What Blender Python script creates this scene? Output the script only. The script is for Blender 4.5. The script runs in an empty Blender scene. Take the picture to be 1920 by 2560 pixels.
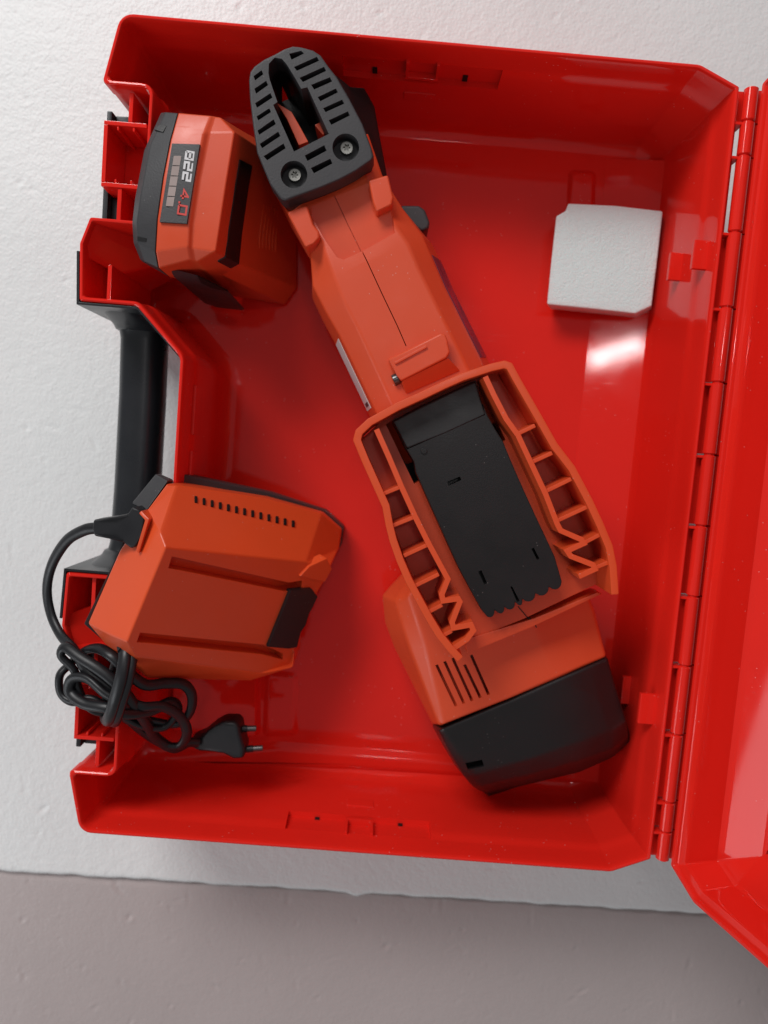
import bpy, bmesh, math, random
import numpy as np
from mathutils import Vector, Matrix, Euler
random.seed(7); np.random.seed(7)
SC = bpy.context.scene
COL = SC.collection

# ------------------------------------------------------------------ camera
F_PX = 1850.0
CAM_LOC = Vector((-.00783, .00659, .54445))
CAM_ROT = Euler((-.0807, -.00719, .08121), 'XYZ')
cam_d = bpy.data.cameras.new('camera'); cam = bpy.data.objects.new('camera', cam_d); COL.objects.link(cam)
cam.location = CAM_LOC; cam.rotation_euler = CAM_ROT
cam_d.sensor_fit = 'AUTO'; cam_d.sensor_width = 36; cam_d.lens = F_PX / 2560 * 36
cam_d.clip_start = .01; cam_d.clip_end = 50
cam_d.dof.use_dof = True; cam_d.dof.focus_distance = .415; cam_d.dof.aperture_fstop = 5.0
SC.camera = cam
SC.render.resolution_x, SC.render.resolution_y = 768, 1024

# ------------------------------------------------------------------ light
world = bpy.data.worlds.new('World'); SC.world = world; world.use_nodes = True
bg = world.node_tree.nodes['Background']
bg.inputs[0].default_value = (.96, .98, 1.0, 1); bg.inputs[1].default_value = .24

def area_lamp(name, loc, target, sx, sy, power, col):
    l = bpy.data.lights.new(name, 'AREA'); l.shape = 'RECTANGLE'; l.size = sx; l.size_y = sy; l.energy = power; l.color = col
    o = bpy.data.objects.new(name, l); COL.objects.link(o); o.location = loc
    o.rotation_euler = (Vector(target) - Vector(loc)).to_track_quat('-Z', 'Y').to_euler()
    return o
area_lamp('key_window', (-.85, 1.30, 1.35), (0, 0, .05), 1.0, .55, 27, (1.0, .99, .98))
area_lamp('side_window', (-1.16, -.86, .70), (0, 0, .05), .74, .63, 5.0, (.92, .96, 1.0))
area_lamp('ceiling_panel', (.112, .420, 2.2), (.112, .420, 0), .19, .060, 1.7, (1.0, .95, .95)).rotation_euler = (0, 0, math.radians(21))

SC.view_settings.view_transform = 'Standard'; SC.view_settings.look = 'None'
SC.view_settings.exposure = 0; SC.view_settings.gamma = 1

# ------------------------------------------------------------------ tracing: a picture point at a known height gives a place in the world
ROT = CAM_ROT.to_matrix()
WIN = dict(A=(150, 0, 2.37), B=(560, 80, 3.318), C=(700, 480, 2.9625), D=(860, 860, 2.2419), E=(80, 1140, 2.07375), F=(140, 700, 3.318),
           G=(1300, 80, 2.6758), H=(1300, 850, 2.6016), I=(1200, 1600, 2.304), J=(0, 1700, 1.3825), K=(940, 1480, 2.37),
           L=(160, 1350, 2.765), M=(700, 60, 1.3825), N=(0, 0, 2.765), O=(0, 0, 1.0))
def at(w, x, y, z):
    """window point at height z (mm) -> world (mm)"""
    a, b, s = WIN[w]
    px, py = a + x / s, b + y / s
    d = ROT @ Vector(((px - 960) / F_PX, -(py - 1280) / F_PX, -1))
    t = (z / 1000 - CAM_LOC.z) / d.z
    return (CAM_LOC + d * t) * 1000
def ats(w, pts, z):
    return [at(w, p[0], p[1], p[2] if len(p) > 2 else z) for p in pts]

# ------------------------------------------------------------------ materials
def new_mat(name):
    m = bpy.data.materials.new(name); m.use_nodes = True
    return m, m.node_tree, m.node_tree.nodes['Principled BSDF']
def plastic(name, col, rough=.35, bump=.06, bscale=900, var=.10, spec=.5, coat=0, wear=.12, dust=0):
    m, nt, b = new_mat(name)
    N = nt.nodes; Lk = nt.links
    tc = N.new('ShaderNodeTexCoord')
    n1 = N.new('ShaderNodeTexNoise'); n1.inputs['Scale'].default_value = 22; n1.inputs['Detail'].default_value = 5
    Lk.new(tc.outputs['Object'], n1.inputs['Vector'])
    mix = N.new('ShaderNodeMix'); mix.data_type = 'RGBA'
    mix.inputs[6].default_value = (*[c * (1 - var) for c in col], 1)
    mix.inputs[7].default_value = (*[min(1, c * (1 + var)) for c in col], 1)
    Lk.new(n1.outputs['Fac'], mix.inputs[0]); Lk.new(mix.outputs[2], b.inputs['Base Color'])
    n3 = N.new('ShaderNodeTexNoise'); n3.inputs['Scale'].default_value = 60; n3.inputs['Detail'].default_value = 6
    Lk.new(tc.outputs['Object'], n3.inputs['Vector'])
    mr = N.new('ShaderNodeMapRange'); mr.inputs[1].default_value = .3; mr.inputs[2].default_value = .7
    mr.inputs[3].default_value = max(.02, rough - wear); mr.inputs[4].default_value = rough + wear
    Lk.new(n3.outputs['Fac'], mr.inputs[0]); Lk.new(mr.outputs[0], b.inputs['Roughness'])
    n2 = N.new('ShaderNodeTexNoise'); n2.inputs['Scale'].default_value = bscale; n2.inputs['Detail'].default_value = 3
    Lk.new(tc.outputs['Object'], n2.inputs['Vector'])
    bp = N.new('ShaderNodeBump'); bp.inputs['Strength'].default_value = bump; bp.inputs['Distance'].default_value = .0004
    Lk.new(n2.outputs['Fac'], bp.inputs['Height']); Lk.new(bp.outputs[0], b.inputs['Normal'])
    if dust:
        vo = N.new('ShaderNodeTexVoronoi'); vo.inputs['Scale'].default_value = 260; vo.inputs['Randomness'].default_value = 1
        Lk.new(tc.outputs['Object'], vo.inputs['Vector'])
        lt = N.new('ShaderNodeMath'); lt.operation = 'LESS_THAN'; lt.inputs[1].default_value = .085; Lk.new(vo.outputs['Distance'], lt.inputs[0])
        nm = N.new('ShaderNodeTexNoise'); nm.inputs['Scale'].default_value = 40; nm.inputs['Detail'].default_value = 2; Lk.new(tc.outputs['Object'], nm.inputs['Vector'])
        gt = N.new('ShaderNodeMath'); gt.operation = 'GREATER_THAN'; gt.inputs[1].default_value = .57; Lk.new(nm.outputs['Fac'], gt.inputs[0])
        ml = N.new('ShaderNodeMath'); ml.operation = 'MULTIPLY'; Lk.new(lt.outputs[0], ml.inputs[0]); Lk.new(gt.outputs[0], ml.inputs[1])
        m3 = N.new('ShaderNodeMath'); m3.operation = 'MULTIPLY'; m3.inputs[1].default_value = dust; Lk.new(ml.outputs[0], m3.inputs[0])
        dm = N.new('ShaderNodeMix'); dm.data_type = 'RGBA'; dm.inputs[7].default_value = (.62, .56, .53, 1)
        Lk.new(mix.outputs[2], dm.inputs[6]); Lk.new(m3.outputs[0], dm.inputs[0]); Lk.new(dm.outputs[2], b.inputs['Base Color'])
        mp = N.new('ShaderNodeMapping'); mp.inputs['Rotation'].default_value = (.3, .2, .7); mp.inputs['Scale'].default_value = (18, 700, 300)
        Lk.new(tc.outputs['Object'], mp.inputs['Vector'])
        ns = N.new('ShaderNodeTexNoise'); ns.inputs['Scale'].default_value = 1; ns.inputs['Detail'].default_value = 2; Lk.new(mp.outputs[0], ns.inputs['Vector'])
        sr = N.new('ShaderNodeMapRange'); sr.inputs[1].default_value = .66; sr.inputs[2].default_value = .74; sr.inputs[3].default_value = 0; sr.inputs[4].default_value = .10
        Lk.new(ns.outputs['Fac'], sr.inputs[0])
        ad = N.new('ShaderNodeMath'); ad.operation = 'ADD'; Lk.new(mr.outputs[0], ad.inputs[0]); Lk.new(sr.outputs[0], ad.inputs[1]); Lk.new(ad.outputs[0], b.inputs['Roughness'])
    b.inputs['Specular IOR Level'].default_value = spec
    b.inputs['Coat Weight'].default_value = coat
    return m
M_CASE = plastic('red_case_plastic', (.76, .020, .012), .07, .004, 300, .05, .34, 0, .015, .35)
M_ORANGE = plastic('orange_tool_plastic', (.66, .074, .023), .40, .12, 1400, .06, .45, 0, .07, .3)
M_ORANGE_G = plastic('orange_smooth_plastic', (.70, .080, .020), .34, .05, 900, .06, .45, 0, .06, .3)
M_BLACK = plastic('black_plastic', (.0095, .0085, .009), .40, .15, 1200, .2, .45, 0, .08, .12)
M_GREY = plastic('dark_grey_plastic', (.036, .035, .038), .48, .2, 1000, .15, .45, 0, .08, .12)
M_HANDLE = plastic('handle_plastic', (.014, .015, .018), .30, .06, 700, .1, .5, 0, .04)
M_CORD = plastic('cord_rubber', (.010, .010, .012), .40, .1, 700, .15, .4, 0, .06)
M_DARK = plastic('dark_inside', (.008, .007, .007), .6, .05, 400, .1, .3, 0, .05)
M_LABEL = plastic('white_label', (.62, .64, .64), .4, .02, 400, .06)
M_PURPLE = plastic('dark_foil_label', (.055, .032, .075), .28, .3, 120, .6)
M_LED = plastic('led_window', (.34, .27, .25), .35, .02, 400, .1)
M_TEXTW = plastic('white_print', (.66, .66, .67), .4, .02, 400, .05)
M_TEXTR = plastic('red_print', (.62, .05, .04), .4, .02, 400, .05)
M_SCREW = plastic('dark_screw', (.10, .10, .10), .3, .02, 400, .1); M_SCREW.node_tree.nodes['Principled BSDF'].inputs['Metallic'].default_value = .8
M_PIN = plastic('dull_pin', (.13, .12, .12), .4, .02, 400, .1); M_PIN.node_tree.nodes['Principled BSDF'].inputs['Metallic'].default_value = .9
M_METAL, _, _b = new_mat('screw_metal'); _b.inputs['Base Color'].default_value = (.42, .41, .38, 1); _b.inputs['Metallic'].default_value = 1; _b.inputs['Roughness'].default_value = .32

def foam_material(name, col, spec_scale, depth, pits):
    m, nt, b = new_mat(name); N = nt.nodes; Lk = nt.links
    tc = N.new('ShaderNodeTexCoord')
    big = N.new('ShaderNodeTexNoise'); big.inputs['Scale'].default_value = 9; big.inputs['Detail'].default_value = 6
    Lk.new(tc.outputs['Object'], big.inputs['Vector'])
    mix = N.new('ShaderNodeMix'); mix.data_type = 'RGBA'
    mix.inputs[6].default_value = (*[c * .93 for c in col], 1); mix.inputs[7].default_value = (*[min(1, c * 1.05) for c in col], 1)
    Lk.new(big.outputs['Fac'], mix.inputs[0]); Lk.new(mix.outputs[2], b.inputs['Base Color'])
    vor = N.new('ShaderNodeTexVoronoi'); vor.inputs['Scale'].default_value = spec_scale; vor.feature = 'SMOOTH_F1'
    vor.inputs['Smoothness'].default_value = .6
    Lk.new(tc.outputs['Object'], vor.inputs['Vector'])
    no = N.new('ShaderNodeTexNoise'); no.inputs['Scale'].default_value = 130; no.inputs['Detail'].default_value = 7; no.inputs['Roughness'].default_value = .62
    Lk.new(tc.outputs['Object'], no.inputs['Vector'])
    bp1 = N.new('ShaderNodeBump'); bp1.inputs['Strength'].default_value = .35; bp1.inputs['Distance'].default_value = depth
    Lk.new(no.outputs['Fac'], bp1.inputs['Height'])
    bp2 = N.new('ShaderNodeBump'); bp2.inputs['Strength'].default_value = pits; bp2.inputs['Distance'].default_value = .0012; bp2.invert = True
    Lk.new(vor.outputs['Distance'], bp2.inputs['Height']); Lk.new(bp1.outputs[0], bp2.inputs['Normal'])
    Lk.new(bp2.outputs[0], b.inputs['Normal'])
    b.inputs['Roughness'].default_value = .42; b.inputs['Specular IOR Level'].default_value = .45
    return m
M_BOARD = foam_material('white_foam_board', (.79, .79, .785), 520, .0021, .20)
M_BOARD2 = foam_material('shade_tinted_foam_board', (.47, .40, .39), 560, .0012, .14)  # darker second board; shade and red bounce also put into its base colour
M_EARTH = foam_material('brown_bench', (.16, .12, .09), 300, .001, .1)
M_FOAM = foam_material('soft_white_foam', (.74, .92, .91), 1000, .0012, .40)
_f = M_FOAM.node_tree.nodes['Principled BSDF']; _f.inputs['Roughness'].default_value = .9
_f.inputs['Subsurface Weight'].default_value = .5; _f.inputs['Subsurface Scale'].default_value = .006; _f.inputs['Subsurface Radius'].default_value = (.8, 1, 1)

# ------------------------------------------------------------------ mesh helpers (all in mm)
DG = None
def finish(name, verts, faces, mat, parent=None, bevel=0, seg=2, angle=35, smooth=True, bangle=30, round_=False):
    me = bpy.data.meshes.new(name)
    me.from_pydata([tuple(Vector(v) / 1000) for v in verts], [], faces)
    bm = bmesh.new(); bm.from_mesh(me)
    bmesh.ops.recalc_face_normals(bm, faces=bm.faces)
    if bevel:
        es = [e for e in bm.edges if len(e.link_faces) == 2 and e.calc_face_angle(0) > math.radians(bangle)]
        bmesh.ops.bevel(bm, geom=es, offset=bevel / 1000, segments=seg, profile=.6, affect='EDGES', clamp_overlap=True)
    bm.to_mesh(me); bm.free()
    o = link(name, me, mat, parent, angle if smooth else None)
    if round_: o.modifiers.clear(); o['round'] = 1
    return o
def link(name, me, mat, parent=None, angle=35):
    if angle is not None:
        for p in me.polygons: p.use_smooth = True
        me.set_sharp_from_angle(angle=math.radians(angle))
    if mat and not me.materials: me.materials.append(mat)
    o = bpy.data.objects.new(name, me); COL.objects.link(o)
    if parent: o.parent = parent
    if angle is not None and len(me.polygons) < 20000: face_normals(o)
    return o
def face_normals(o):
    w = o.modifiers.new('flat_faces', 'WEIGHTED_NORMAL'); w.keep_sharp = True; w.weight = 80
def thing(name, label, cat, group=None):
    o = bpy.data.objects.new(name, None); o.empty_display_size = .02; COL.objects.link(o)
    o['label'] = label; o['category'] = cat
    if group: o['group'] = group
    return o
class MB:
    """collects several closed pieces into one mesh"""
    def __init__(s): s.v = []; s.f = []
    def add(s, verts, faces):
        n = len(s.v); s.v += [Vector(p) for p in verts]; s.f += [tuple(i + n for i in f) for f in faces]; return s
    def prism(s, poly, z0, z1=None, shrink=None):
        """poly: list of (x,y[,z]) tops; goes straight down to z0"""
        n = len(poly); top = [Vector((p[0], p[1], p[2] if z1 is None else z1)) for p in poly]
        bot = [Vector((p[0], p[1], z0)) for p in poly]
        return s.add(top + bot, [tuple(range(n)), tuple(range(2 * n - 1, n - 1, -1))] + [(i, n + i, n + (i + 1) % n, (i + 1) % n) for i in range(n)])
    def box(s, x0, x1, y0, y1, z0, z1):
        return s.prism([(x0, y0), (x1, y0), (x1, y1), (x0, y1)], z0, z1)
    def rings(s, rs, cap0=True, cap1=True):
        n = len(rs[0]); v = [p for r in rs for p in r]; f = []
        for k in range(len(rs) - 1):
            for i in range(n):
                a, b = k * n + i, k * n + (i + 1) % n
                f.append((a, b, b + n, a + n))
        if cap0: f.append(tuple(range(n - 1, -1, -1)))
        if cap1: f.append(tuple(range((len(rs) - 1) * n, len(rs) * n)))
        return s.add(v, f)
    def strip(s, path, th, z0, z1=None, closed=False):
        """a wall of thickness th along a path; z1 None -> z of the points"""
        P2 = [Vector((p[0], p[1])) for p in path]; n = len(P2); Lf = []; Rt = []
        for i in range(n):
            a = P2[i - 1] if (i > 0 or closed) else None
            b = P2[(i + 1) % n] if (i < n - 1 or closed) else None
            d1 = (P2[i] - a).normalized() if a is not None else None
            d2 = (b - P2[i]).normalized() if b is not None else None
            if d1 is None: d1 = d2
            if d2 is None: d2 = d1
            n1 = Vector((-d1.y, d1.x)); n2 = Vector((-d2.y, d2.x)); m = (n1 + n2)
            m = m.normalized() if m.length > 1e-6 else n1
            k = min(2.2, 1 / max(.3, m.dot(n1)))
            Lf.append(P2[i] + m * th / 2 * k); Rt.append(P2[i] - m * th / 2 * k)
        zt = [p[2] if z1 is None else z1 for p in path]
        if not closed:
            poly = [(*p, z) for p, z in zip(Lf, zt)] + [(*p, z) for p, z in reversed(list(zip(Rt, zt)))]
            m_ = len(poly); v = [Vector(p) for p in poly] + [Vector((p[0], p[1], z0)) for p in poly]; f = []
            for i in range(n - 1):
                a, b, c, d = i, i + 1, m_ - 2 - i, m_ - 1 - i
                f += [(a, b, c, d), (m_ + d, m_ + c, m_ + b, m_ + a)]
            f += [(i, m_ + i, m_ + (i + 1) % m_, (i + 1) % m_) for i in range(m_)]
            return s.add(v, f)
        v = [Vector((*p, z)) for p, z in zip(Lf, zt)] + [Vector((*p, z)) for p, z in zip(Rt, zt)]
        v += [Vector((p.x, p.y, z0)) for p in v]; f = []
        for i in range(n):
            j = (i + 1) % n
            f += [(i, j, n + j, n + i), (2 * n + n + i, 2 * n + n + j, 2 * n + j, 2 * n + i), (2 * n + i, 2 * n + j, j, i), (n + i, n + j, 3 * n + j, 3 * n + i)]
        return s.add(v, f)
    def cyl(s, a, b, r, n=20, r2=None):
        a, b = Vector(a), Vector(b); d = (b - a).normalized()
        u = d.orthogonal().normalized(); w = d.cross(u)
        ring = lambda c, rr: [c + (u * math.cos(2 * math.pi * i / n) + w * math.sin(2 * math.pi * i / n)) * rr for i in range(n)]
        return s.rings([ring(a, r), ring(b, r if r2 is None else r2)])
    def build(s, name, mat, parent=None, **k): return finish(name, s.v, s.f, mat, parent, **k)

def cut(o, cutter_mb):
    """real openings: boolean difference, applied"""
    c = cutter_mb.build('cutter', None, smooth=False)
    o.modifiers.clear()
    md = o.modifiers.new('cut', 'BOOLEAN'); md.object = c; md.operation = 'DIFFERENCE'; md.solver = 'EXACT'
    dg = bpy.context.evaluated_depsgraph_get(); dg.update()
    me = bpy.data.meshes.new_from_object(o.evaluated_get(dg)); o.modifiers.clear()
    old = o.data; o.data = me; bpy.data.meshes.remove(old)
    cm = c.data; bpy.data.objects.remove(c); bpy.data.meshes.remove(cm)
    for p in o.data.polygons: p.use_smooth = True
    o.data.set_sharp_from_angle(angle=math.radians(35))
    if 'round' not in o: face_normals(o)
    return o

def round_poly(pts, rad, d=0, seg=5):
    """sharp polygon (list x,y CCW) inset by d, corners rounded with radii that grow or shrink with the inset"""
    P2 = [Vector(p) for p in pts]; n = len(P2); off = []
    conv = []
    for i in range(n):
        a, b, c = P2[i - 1], P2[i], P2[(i + 1) % n]
        d1 = (b - a).normalized(); d2 = (c - b).normalized()
        n1 = Vector((-d1.y, d1.x)); n2 = Vector((-d2.y, d2.x)); m = (n1 + n2).normalized()
        off.append(b + m * d / max(.25, m.dot(n1))); conv.append(d1.x * d2.y - d1.y * d2.x > 0)
    out = []
    for i in range(n):
        a, b, c = off[i - 1], off[i], off[(i + 1) % n]
        r = max(.3, rad[i] - d) if conv[i] else rad[i] + d
        if conv[i]: r = max(r, min(rad[i], 3.0))
        u1 = (a - b); u2 = (c - b); l1, l2 = u1.length, u2.length; u1.normalize(); u2.normalize()
        ang = u1.angle(u2); t = min(r / math.tan(ang / 2), .48 * l1, .48 * l2)
        r = t * math.tan(ang / 2)
        p0 = b + u1 * t; p1 = b + u2 * t
        ctr = b + (u1 + u2).normalized() * (r / math.sin(ang / 2))
        a0 = math.atan2(p0.y - ctr.y, p0.x - ctr.x); a1 = math.atan2(p1.y - ctr.y, p1.x - ctr.x)
        da = (a1 - a0 + math.pi) % (2 * math.pi) - math.pi
        for k in range(seg + 1):
            th = a0 + da * k / seg
            out.append(Vector((ctr.x + r * math.cos(th), ctr.y + r * math.sin(th))))
    return out
def catmull(pts, n=8):
    P3 = [Vector(p) for p in pts]; P3 = [2 * P3[0] - P3[1]] + P3 + [2 * P3[-1] - P3[-2]]; out = []
    for i in range(1, len(P3) - 2):
        a, b, c, d = P3[i - 1:i + 3]
        for k in range(n):
            t = k / n
            out.append(.5 * ((2 * b) + (c - a) * t + (2 * a - 5 * b + 4 * c - d) * t * t + (3 * b - a - 3 * c + d) * t ** 3))
    out.append(P3[-2]); return out
def tube(mb, path, ra, rb, n=12, up=Vector((0, 0, 1))):
    rs = []; side = None
    for i, p in enumerate(path):
        d = (path[min(i + 1, len(path) - 1)] - path[max(i - 1, 0)]).normalized()
        if side is None: side = d.cross(up).normalized()
        side = (side - d * side.dot(d)).normalized(); w = d.cross(side)
        rs.append([p + side * ra * math.cos(2 * math.pi * k / n) + w * rb * math.sin(2 * math.pi * k / n) for k in range(n)])
    return mb.rings(rs)
def patch(name, verts, faces, bottom, mat, parent, bevel=0, seg=2, bangle=20):
    """upper surface given by faces; its edge drops straight to bottom(x,y)"""
    cnt = {}
    for f in faces:
        for i in range(len(f)):
            e = (f[i], f[(i + 1) % len(f)]); cnt[e] = 1
    bd = [e for e in cnt if (e[1], e[0]) not in cnt]
    nxt = dict(bd); s = bd[0][0]; loop = [s]; k = nxt[s]
    while k != s: loop.append(k); k = nxt[k]
    n = len(verts); v = [Vector(p) for p in verts]; idx = {}
    for j, i in enumerate(loop):
        idx[i] = n + j; v.append(Vector((v[i].x, v[i].y, bottom(v[i].x, v[i].y))))
    f = list(faces); m = len(loop)
    for j in range(m):
        a, b = loop[j], loop[(j + 1) % m]; f.append((b, a, idx[a], idx[b]))
    f.append(tuple(idx[i] for i in reversed(loop)))
    return finish(name, v, f, mat, parent, bevel=bevel, seg=seg, bangle=bangle), [v[i] for i in loop]

# ------------------------------------------------------------------ the boards underneath
def board(name, x0, x1, y0, y1, z, step, thick, mat, dents, edge=None, seedn=1, top_edge=None):
    rng = np.random.RandomState(seedn)
    def axis(a, b, f0, f1):
        return np.unique(np.concatenate([np.linspace(a, f0, 60), np.arange(f0, f1, step), np.linspace(f1, b, 60)]))
    gx = axis(x0, x1, -330, 380); gy = np.unique(np.concatenate([np.arange(y0, min(y1, 380), step), np.linspace(min(y1, 380), y1, 40)])) if edge else np.unique(np.concatenate([np.linspace(y0, -500, 50), np.arange(-500, y1, step)]))
    nx, ny = len(gx), len(gy)
    X, Y = np.meshgrid(gx, gy); Zz = np.zeros_like(X)
    for _ in range(50):
        a = rng.uniform(0, 6.28); lam = rng.uniform(25, 140); Zz += .016 * lam / 60 * np.sin((X * np.cos(a) + Y * np.sin(a)) / lam * 6.28 + rng.uniform(0, 6.28))
    for _ in range(dents):
        cx, cy = rng.uniform(-330, 380), rng.uniform(max(y0, -500), min(y1, 380)); a = rng.uniform(0, 6.28); sl = rng.uniform(1.2, 6); sw = rng.uniform(.8, 1.6)
        if rng.rand() < .6: sl = sw * 1.25
        k0, k1 = np.searchsorted(gx, (cx - 22, cx + 22)); r0, r1 = np.searchsorted(gy, (cy - 22, cy + 22)); XX, YY = X[r0:r1, k0:k1], Y[r0:r1, k0:k1]
        u = (XX - cx) * np.cos(a) + (YY - cy) * np.sin(a); w = -(XX - cx) * np.sin(a) + (YY - cy) * np.cos(a)
        amp = rng.uniform(.25, 1.1) * (1 if rng.rand() < .35 else .45)
        Zz[r0:r1, k0:k1] += -amp * np.exp(-(u / sl) ** 2 - (w / sw) ** 2) + .5 * amp * np.exp(-(u / sl) ** 2 - ((w - 2.2 * sw) / sw) ** 2)
    if edge:
        e = np.array([edge(x) for x in gx])
        fade = np.clip((Y - y0) / 40, 0, 1); Y = Y + (e - y0)[None, :] * (1 - fade)
        for k in range(2): Zz[k] -= (1.6, .35)[k]
    if top_edge:
        e = np.array([top_edge(x) for x in gx]); Y[-1] = e; Y[-2] = e - 1.2; Zz[-1] -= .8
    v = [(x, y, z + h) for x, y, h in zip(X.ravel(), Y.ravel(), Zz.ravel())]
    f = [(j * nx + i, j * nx + i + 1, (j + 1) * nx + i + 1, (j + 1) * nx + i) for j in range(ny - 1) for i in range(nx - 1)]
    n = len(v); ring = [i for i in range(nx)] + [j * nx + nx - 1 for j in range(1, ny)] + [(ny - 1) * nx + i for i in range(nx - 2, -1, -1)] + [j * nx for j in range(ny - 2, 0, -1)]
    v += [(v[i][0], v[i][1], z - thick) for i in ring]; m = len(ring)
    f += [(ring[(k + 1) % m], ring[k], n + k, n + (k + 1) % m) for k in range(m)]
    me = bpy.data.meshes.new(name); me.from_pydata([(a / 1000, b / 1000, c / 1000) for a, b, c in v], [], f)
    o = link(name, me, mat, None, 60); o['kind'] = 'structure'
    return o
_ph = [random.uniform(0, 6.28) for _ in range(9)]
def seam(x):
    return -336 + (x + 270) * .013 + sum(.20 * math.sin(x / (3.1 * 1.6 ** k) + _ph[k]) for k in range(5)) - 3.0 * math.exp(-((x - 2) / 6) ** 2)
board('foam_board_surface', -900, 900, -336, 900, 0, 1.6, 25, M_BOARD, 700, seam, 3)
board('lower_board_surface', -900, 900, -1100, -341, -5, 1.4, 18, M_BOARD2, 200, None, 5, lambda x: -338.2 + (x + 270) * .0085 + .3 * math.sin(x / 9) + .2 * math.sin(x / 3.7))
gb = MB().box(-900, 900, -1100, 900, -34, -27).build('ground_base', M_EARTH, smooth=False); gb['kind'] = 'structure'

# ------------------------------------------------------------------ the case
RIM = 107.0
case = thing('tool_case', 'open red plastic tool case with raised lid and dark handle, holding everything', 'tool case')
half = [(-172, 240.2, 9), (-176.4, 220.5, 9), (-180.8, 200.9, 2.5), (-153.6, 200.9, 4), (-153.6, 127.3, 2), (-183.7, 127.3, 1.5), (-189, 112, 3), (-187.6, 79.5, 1.5), (-154.6, 79.5, 5), (-127.6, 52.0, 7)]
half_r = [(156.5, 240.2, 10), (180.3, 230, 1.5)]
cont = half + [(x, -y, r) for x, y, r in reversed(half)] + [(x, -y, r) for x, y, r in half_r] + [(x, y, r) for x, y, r in reversed(half_r)]
CP_, CR_ = [(x, y) for x, y, r in cont], [r for x, y, r in cont]
prof = [(9, 2), (4, 6), (1.5, 14), (.6, 92), (.2, 94), (0, 105.6), (.3, 106.5), (1.0, 107.0), (1.9, 106.9), (2.5, 106.2), (2.9, 104), (3.2, 98), (3.5, 91), (4.2, 87), (4.9, 84.5), (5.2, 81), (5.5, 70), (6.3, 30), (6.9, 22), (8.6, 16.5), (11.5, 13.6),
        (15.4, 12.6), (16.0, 12.6)]
mb = MB(); rings = []
for d, z in prof: rings.append([Vector((p.x, p.y, z)) for p in round_poly(CP_, CR_, d, 5)])
mb.rings(rings)
shell = mb.build('base_shell', M_CASE, case, angle=32)
# catch recesses in the long walls
def wall_hit(w, x, y, Y0):
    a, b, k = WIN[w]; px, py = a + x / k, b + y / k
    d = ROT @ Vector(((px - 960) / F_PX, -(py - 1280) / F_PX, -1)); o = CAM_LOC * 1000
    return o + d * ((Y0 - o.y) / d.y)
ck = MB(); catches = []
for s, w, xs_, ledge, slits, tab in ((1, 'M', ((215, 108), (770, 158)), 104, ((328, 158), (640, 186)), (435, 555, 140)), (-1, 'J', ((985, 515), (1490, 550)), 515, ((1097, 475), (1383, 497)), (1190, 1290, 520))):
    Yw = s * 236.6; a = wall_hit(w, *xs_[0], Yw); b = wall_hit(w, *xs_[1], Yw)
    zt = min(97.0, (a.z + b.z) / 2); x0, x1 = sorted((a.x, b.x))
    ck.box(x0, x1, min(s * 233, s * 238.3), max(s * 233, s * 238.3), zt - 20, zt)
    catches.append((s, w, slits, tab, x0, x1, zt))
cut(shell, ck)
bm = bmesh.new(); bm.from_mesh(shell.data); bmesh.ops.triangulate(bm, faces=[f for f in bm.faces if len(f.verts) > 4]); bm.to_mesh(shell.data); bm.free()
for s, w, slits, tab, x0, x1, zt in catches:
    def yb(a, b): return (a, b) if s > 0 else (-b, -a)
    for q in slits:
        p = wall_hit(w, *q, s * 237.9); y0, y1 = yb(237.6, 238.6)
        MB().box(p.x - 1.5, p.x + 1.5, y0, y1, p.z - 4, p.z + 2.5).build('catch_slit', M_DARK, case)
    pa = wall_hit(w, tab[0], tab[2], s * 235); pb = wall_hit(w, tab[1], tab[2], s * 235)
    m = MB(); y0, y1 = yb(234.6, 238.4)
    m.box(pa.x, pa.x + 2, y0, y1, zt - 15, zt + 1.5); m.box(pb.x - 2, pb.x, y0, y1, zt - 15, zt + 1.5); m.box(pa.x, pb.x, y0, y1, zt - 17, zt - 14.6)
    m.build('catch_tab', M_CASE, case, bevel=.5)
    y0, y1 = yb(233.6, 236.5)
    MB().box(pa.x, pb.x, y0, y1, zt - 42, zt - 32).build('wall_tab', M_CASE, case, bevel=.8)
# clips on the hinge wall
def wall_hit_x(w, x, y, X0):
    a, b, k = WIN[w]; px, py = a + x / k, b + y / k
    d = ROT @ Vector(((px - 960) / F_PX, -(py - 1280) / F_PX, -1)); o = CAM_LOC * 1000
    return o + d * ((X0 - o.x) / d.x)
for w, q0, q1 in (('G', (1000, 1470), (1090, 1665)), ('G', (1160, 1385), (1255, 1590)), ('I', (818, 210), (872, 372)), ('I', (918, 308), (992, 488))):
    ym = (q0[1] + q1[1]) / 2; z_ = min(97, wall_hit_x(w, q1[0], ym, 175.5).z); a, b = at(w, q0[0], q0[1], z_), at(w, q1[0], q1[1], z_); xl = at(w, q0[0], ym, z_).x
    MB().box(xl, 177.5, min(a.y, b.y), max(a.y, b.y), z_ - 3.5, z_).build('wall_clip', M_CASE, case, bevel=.7)
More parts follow.
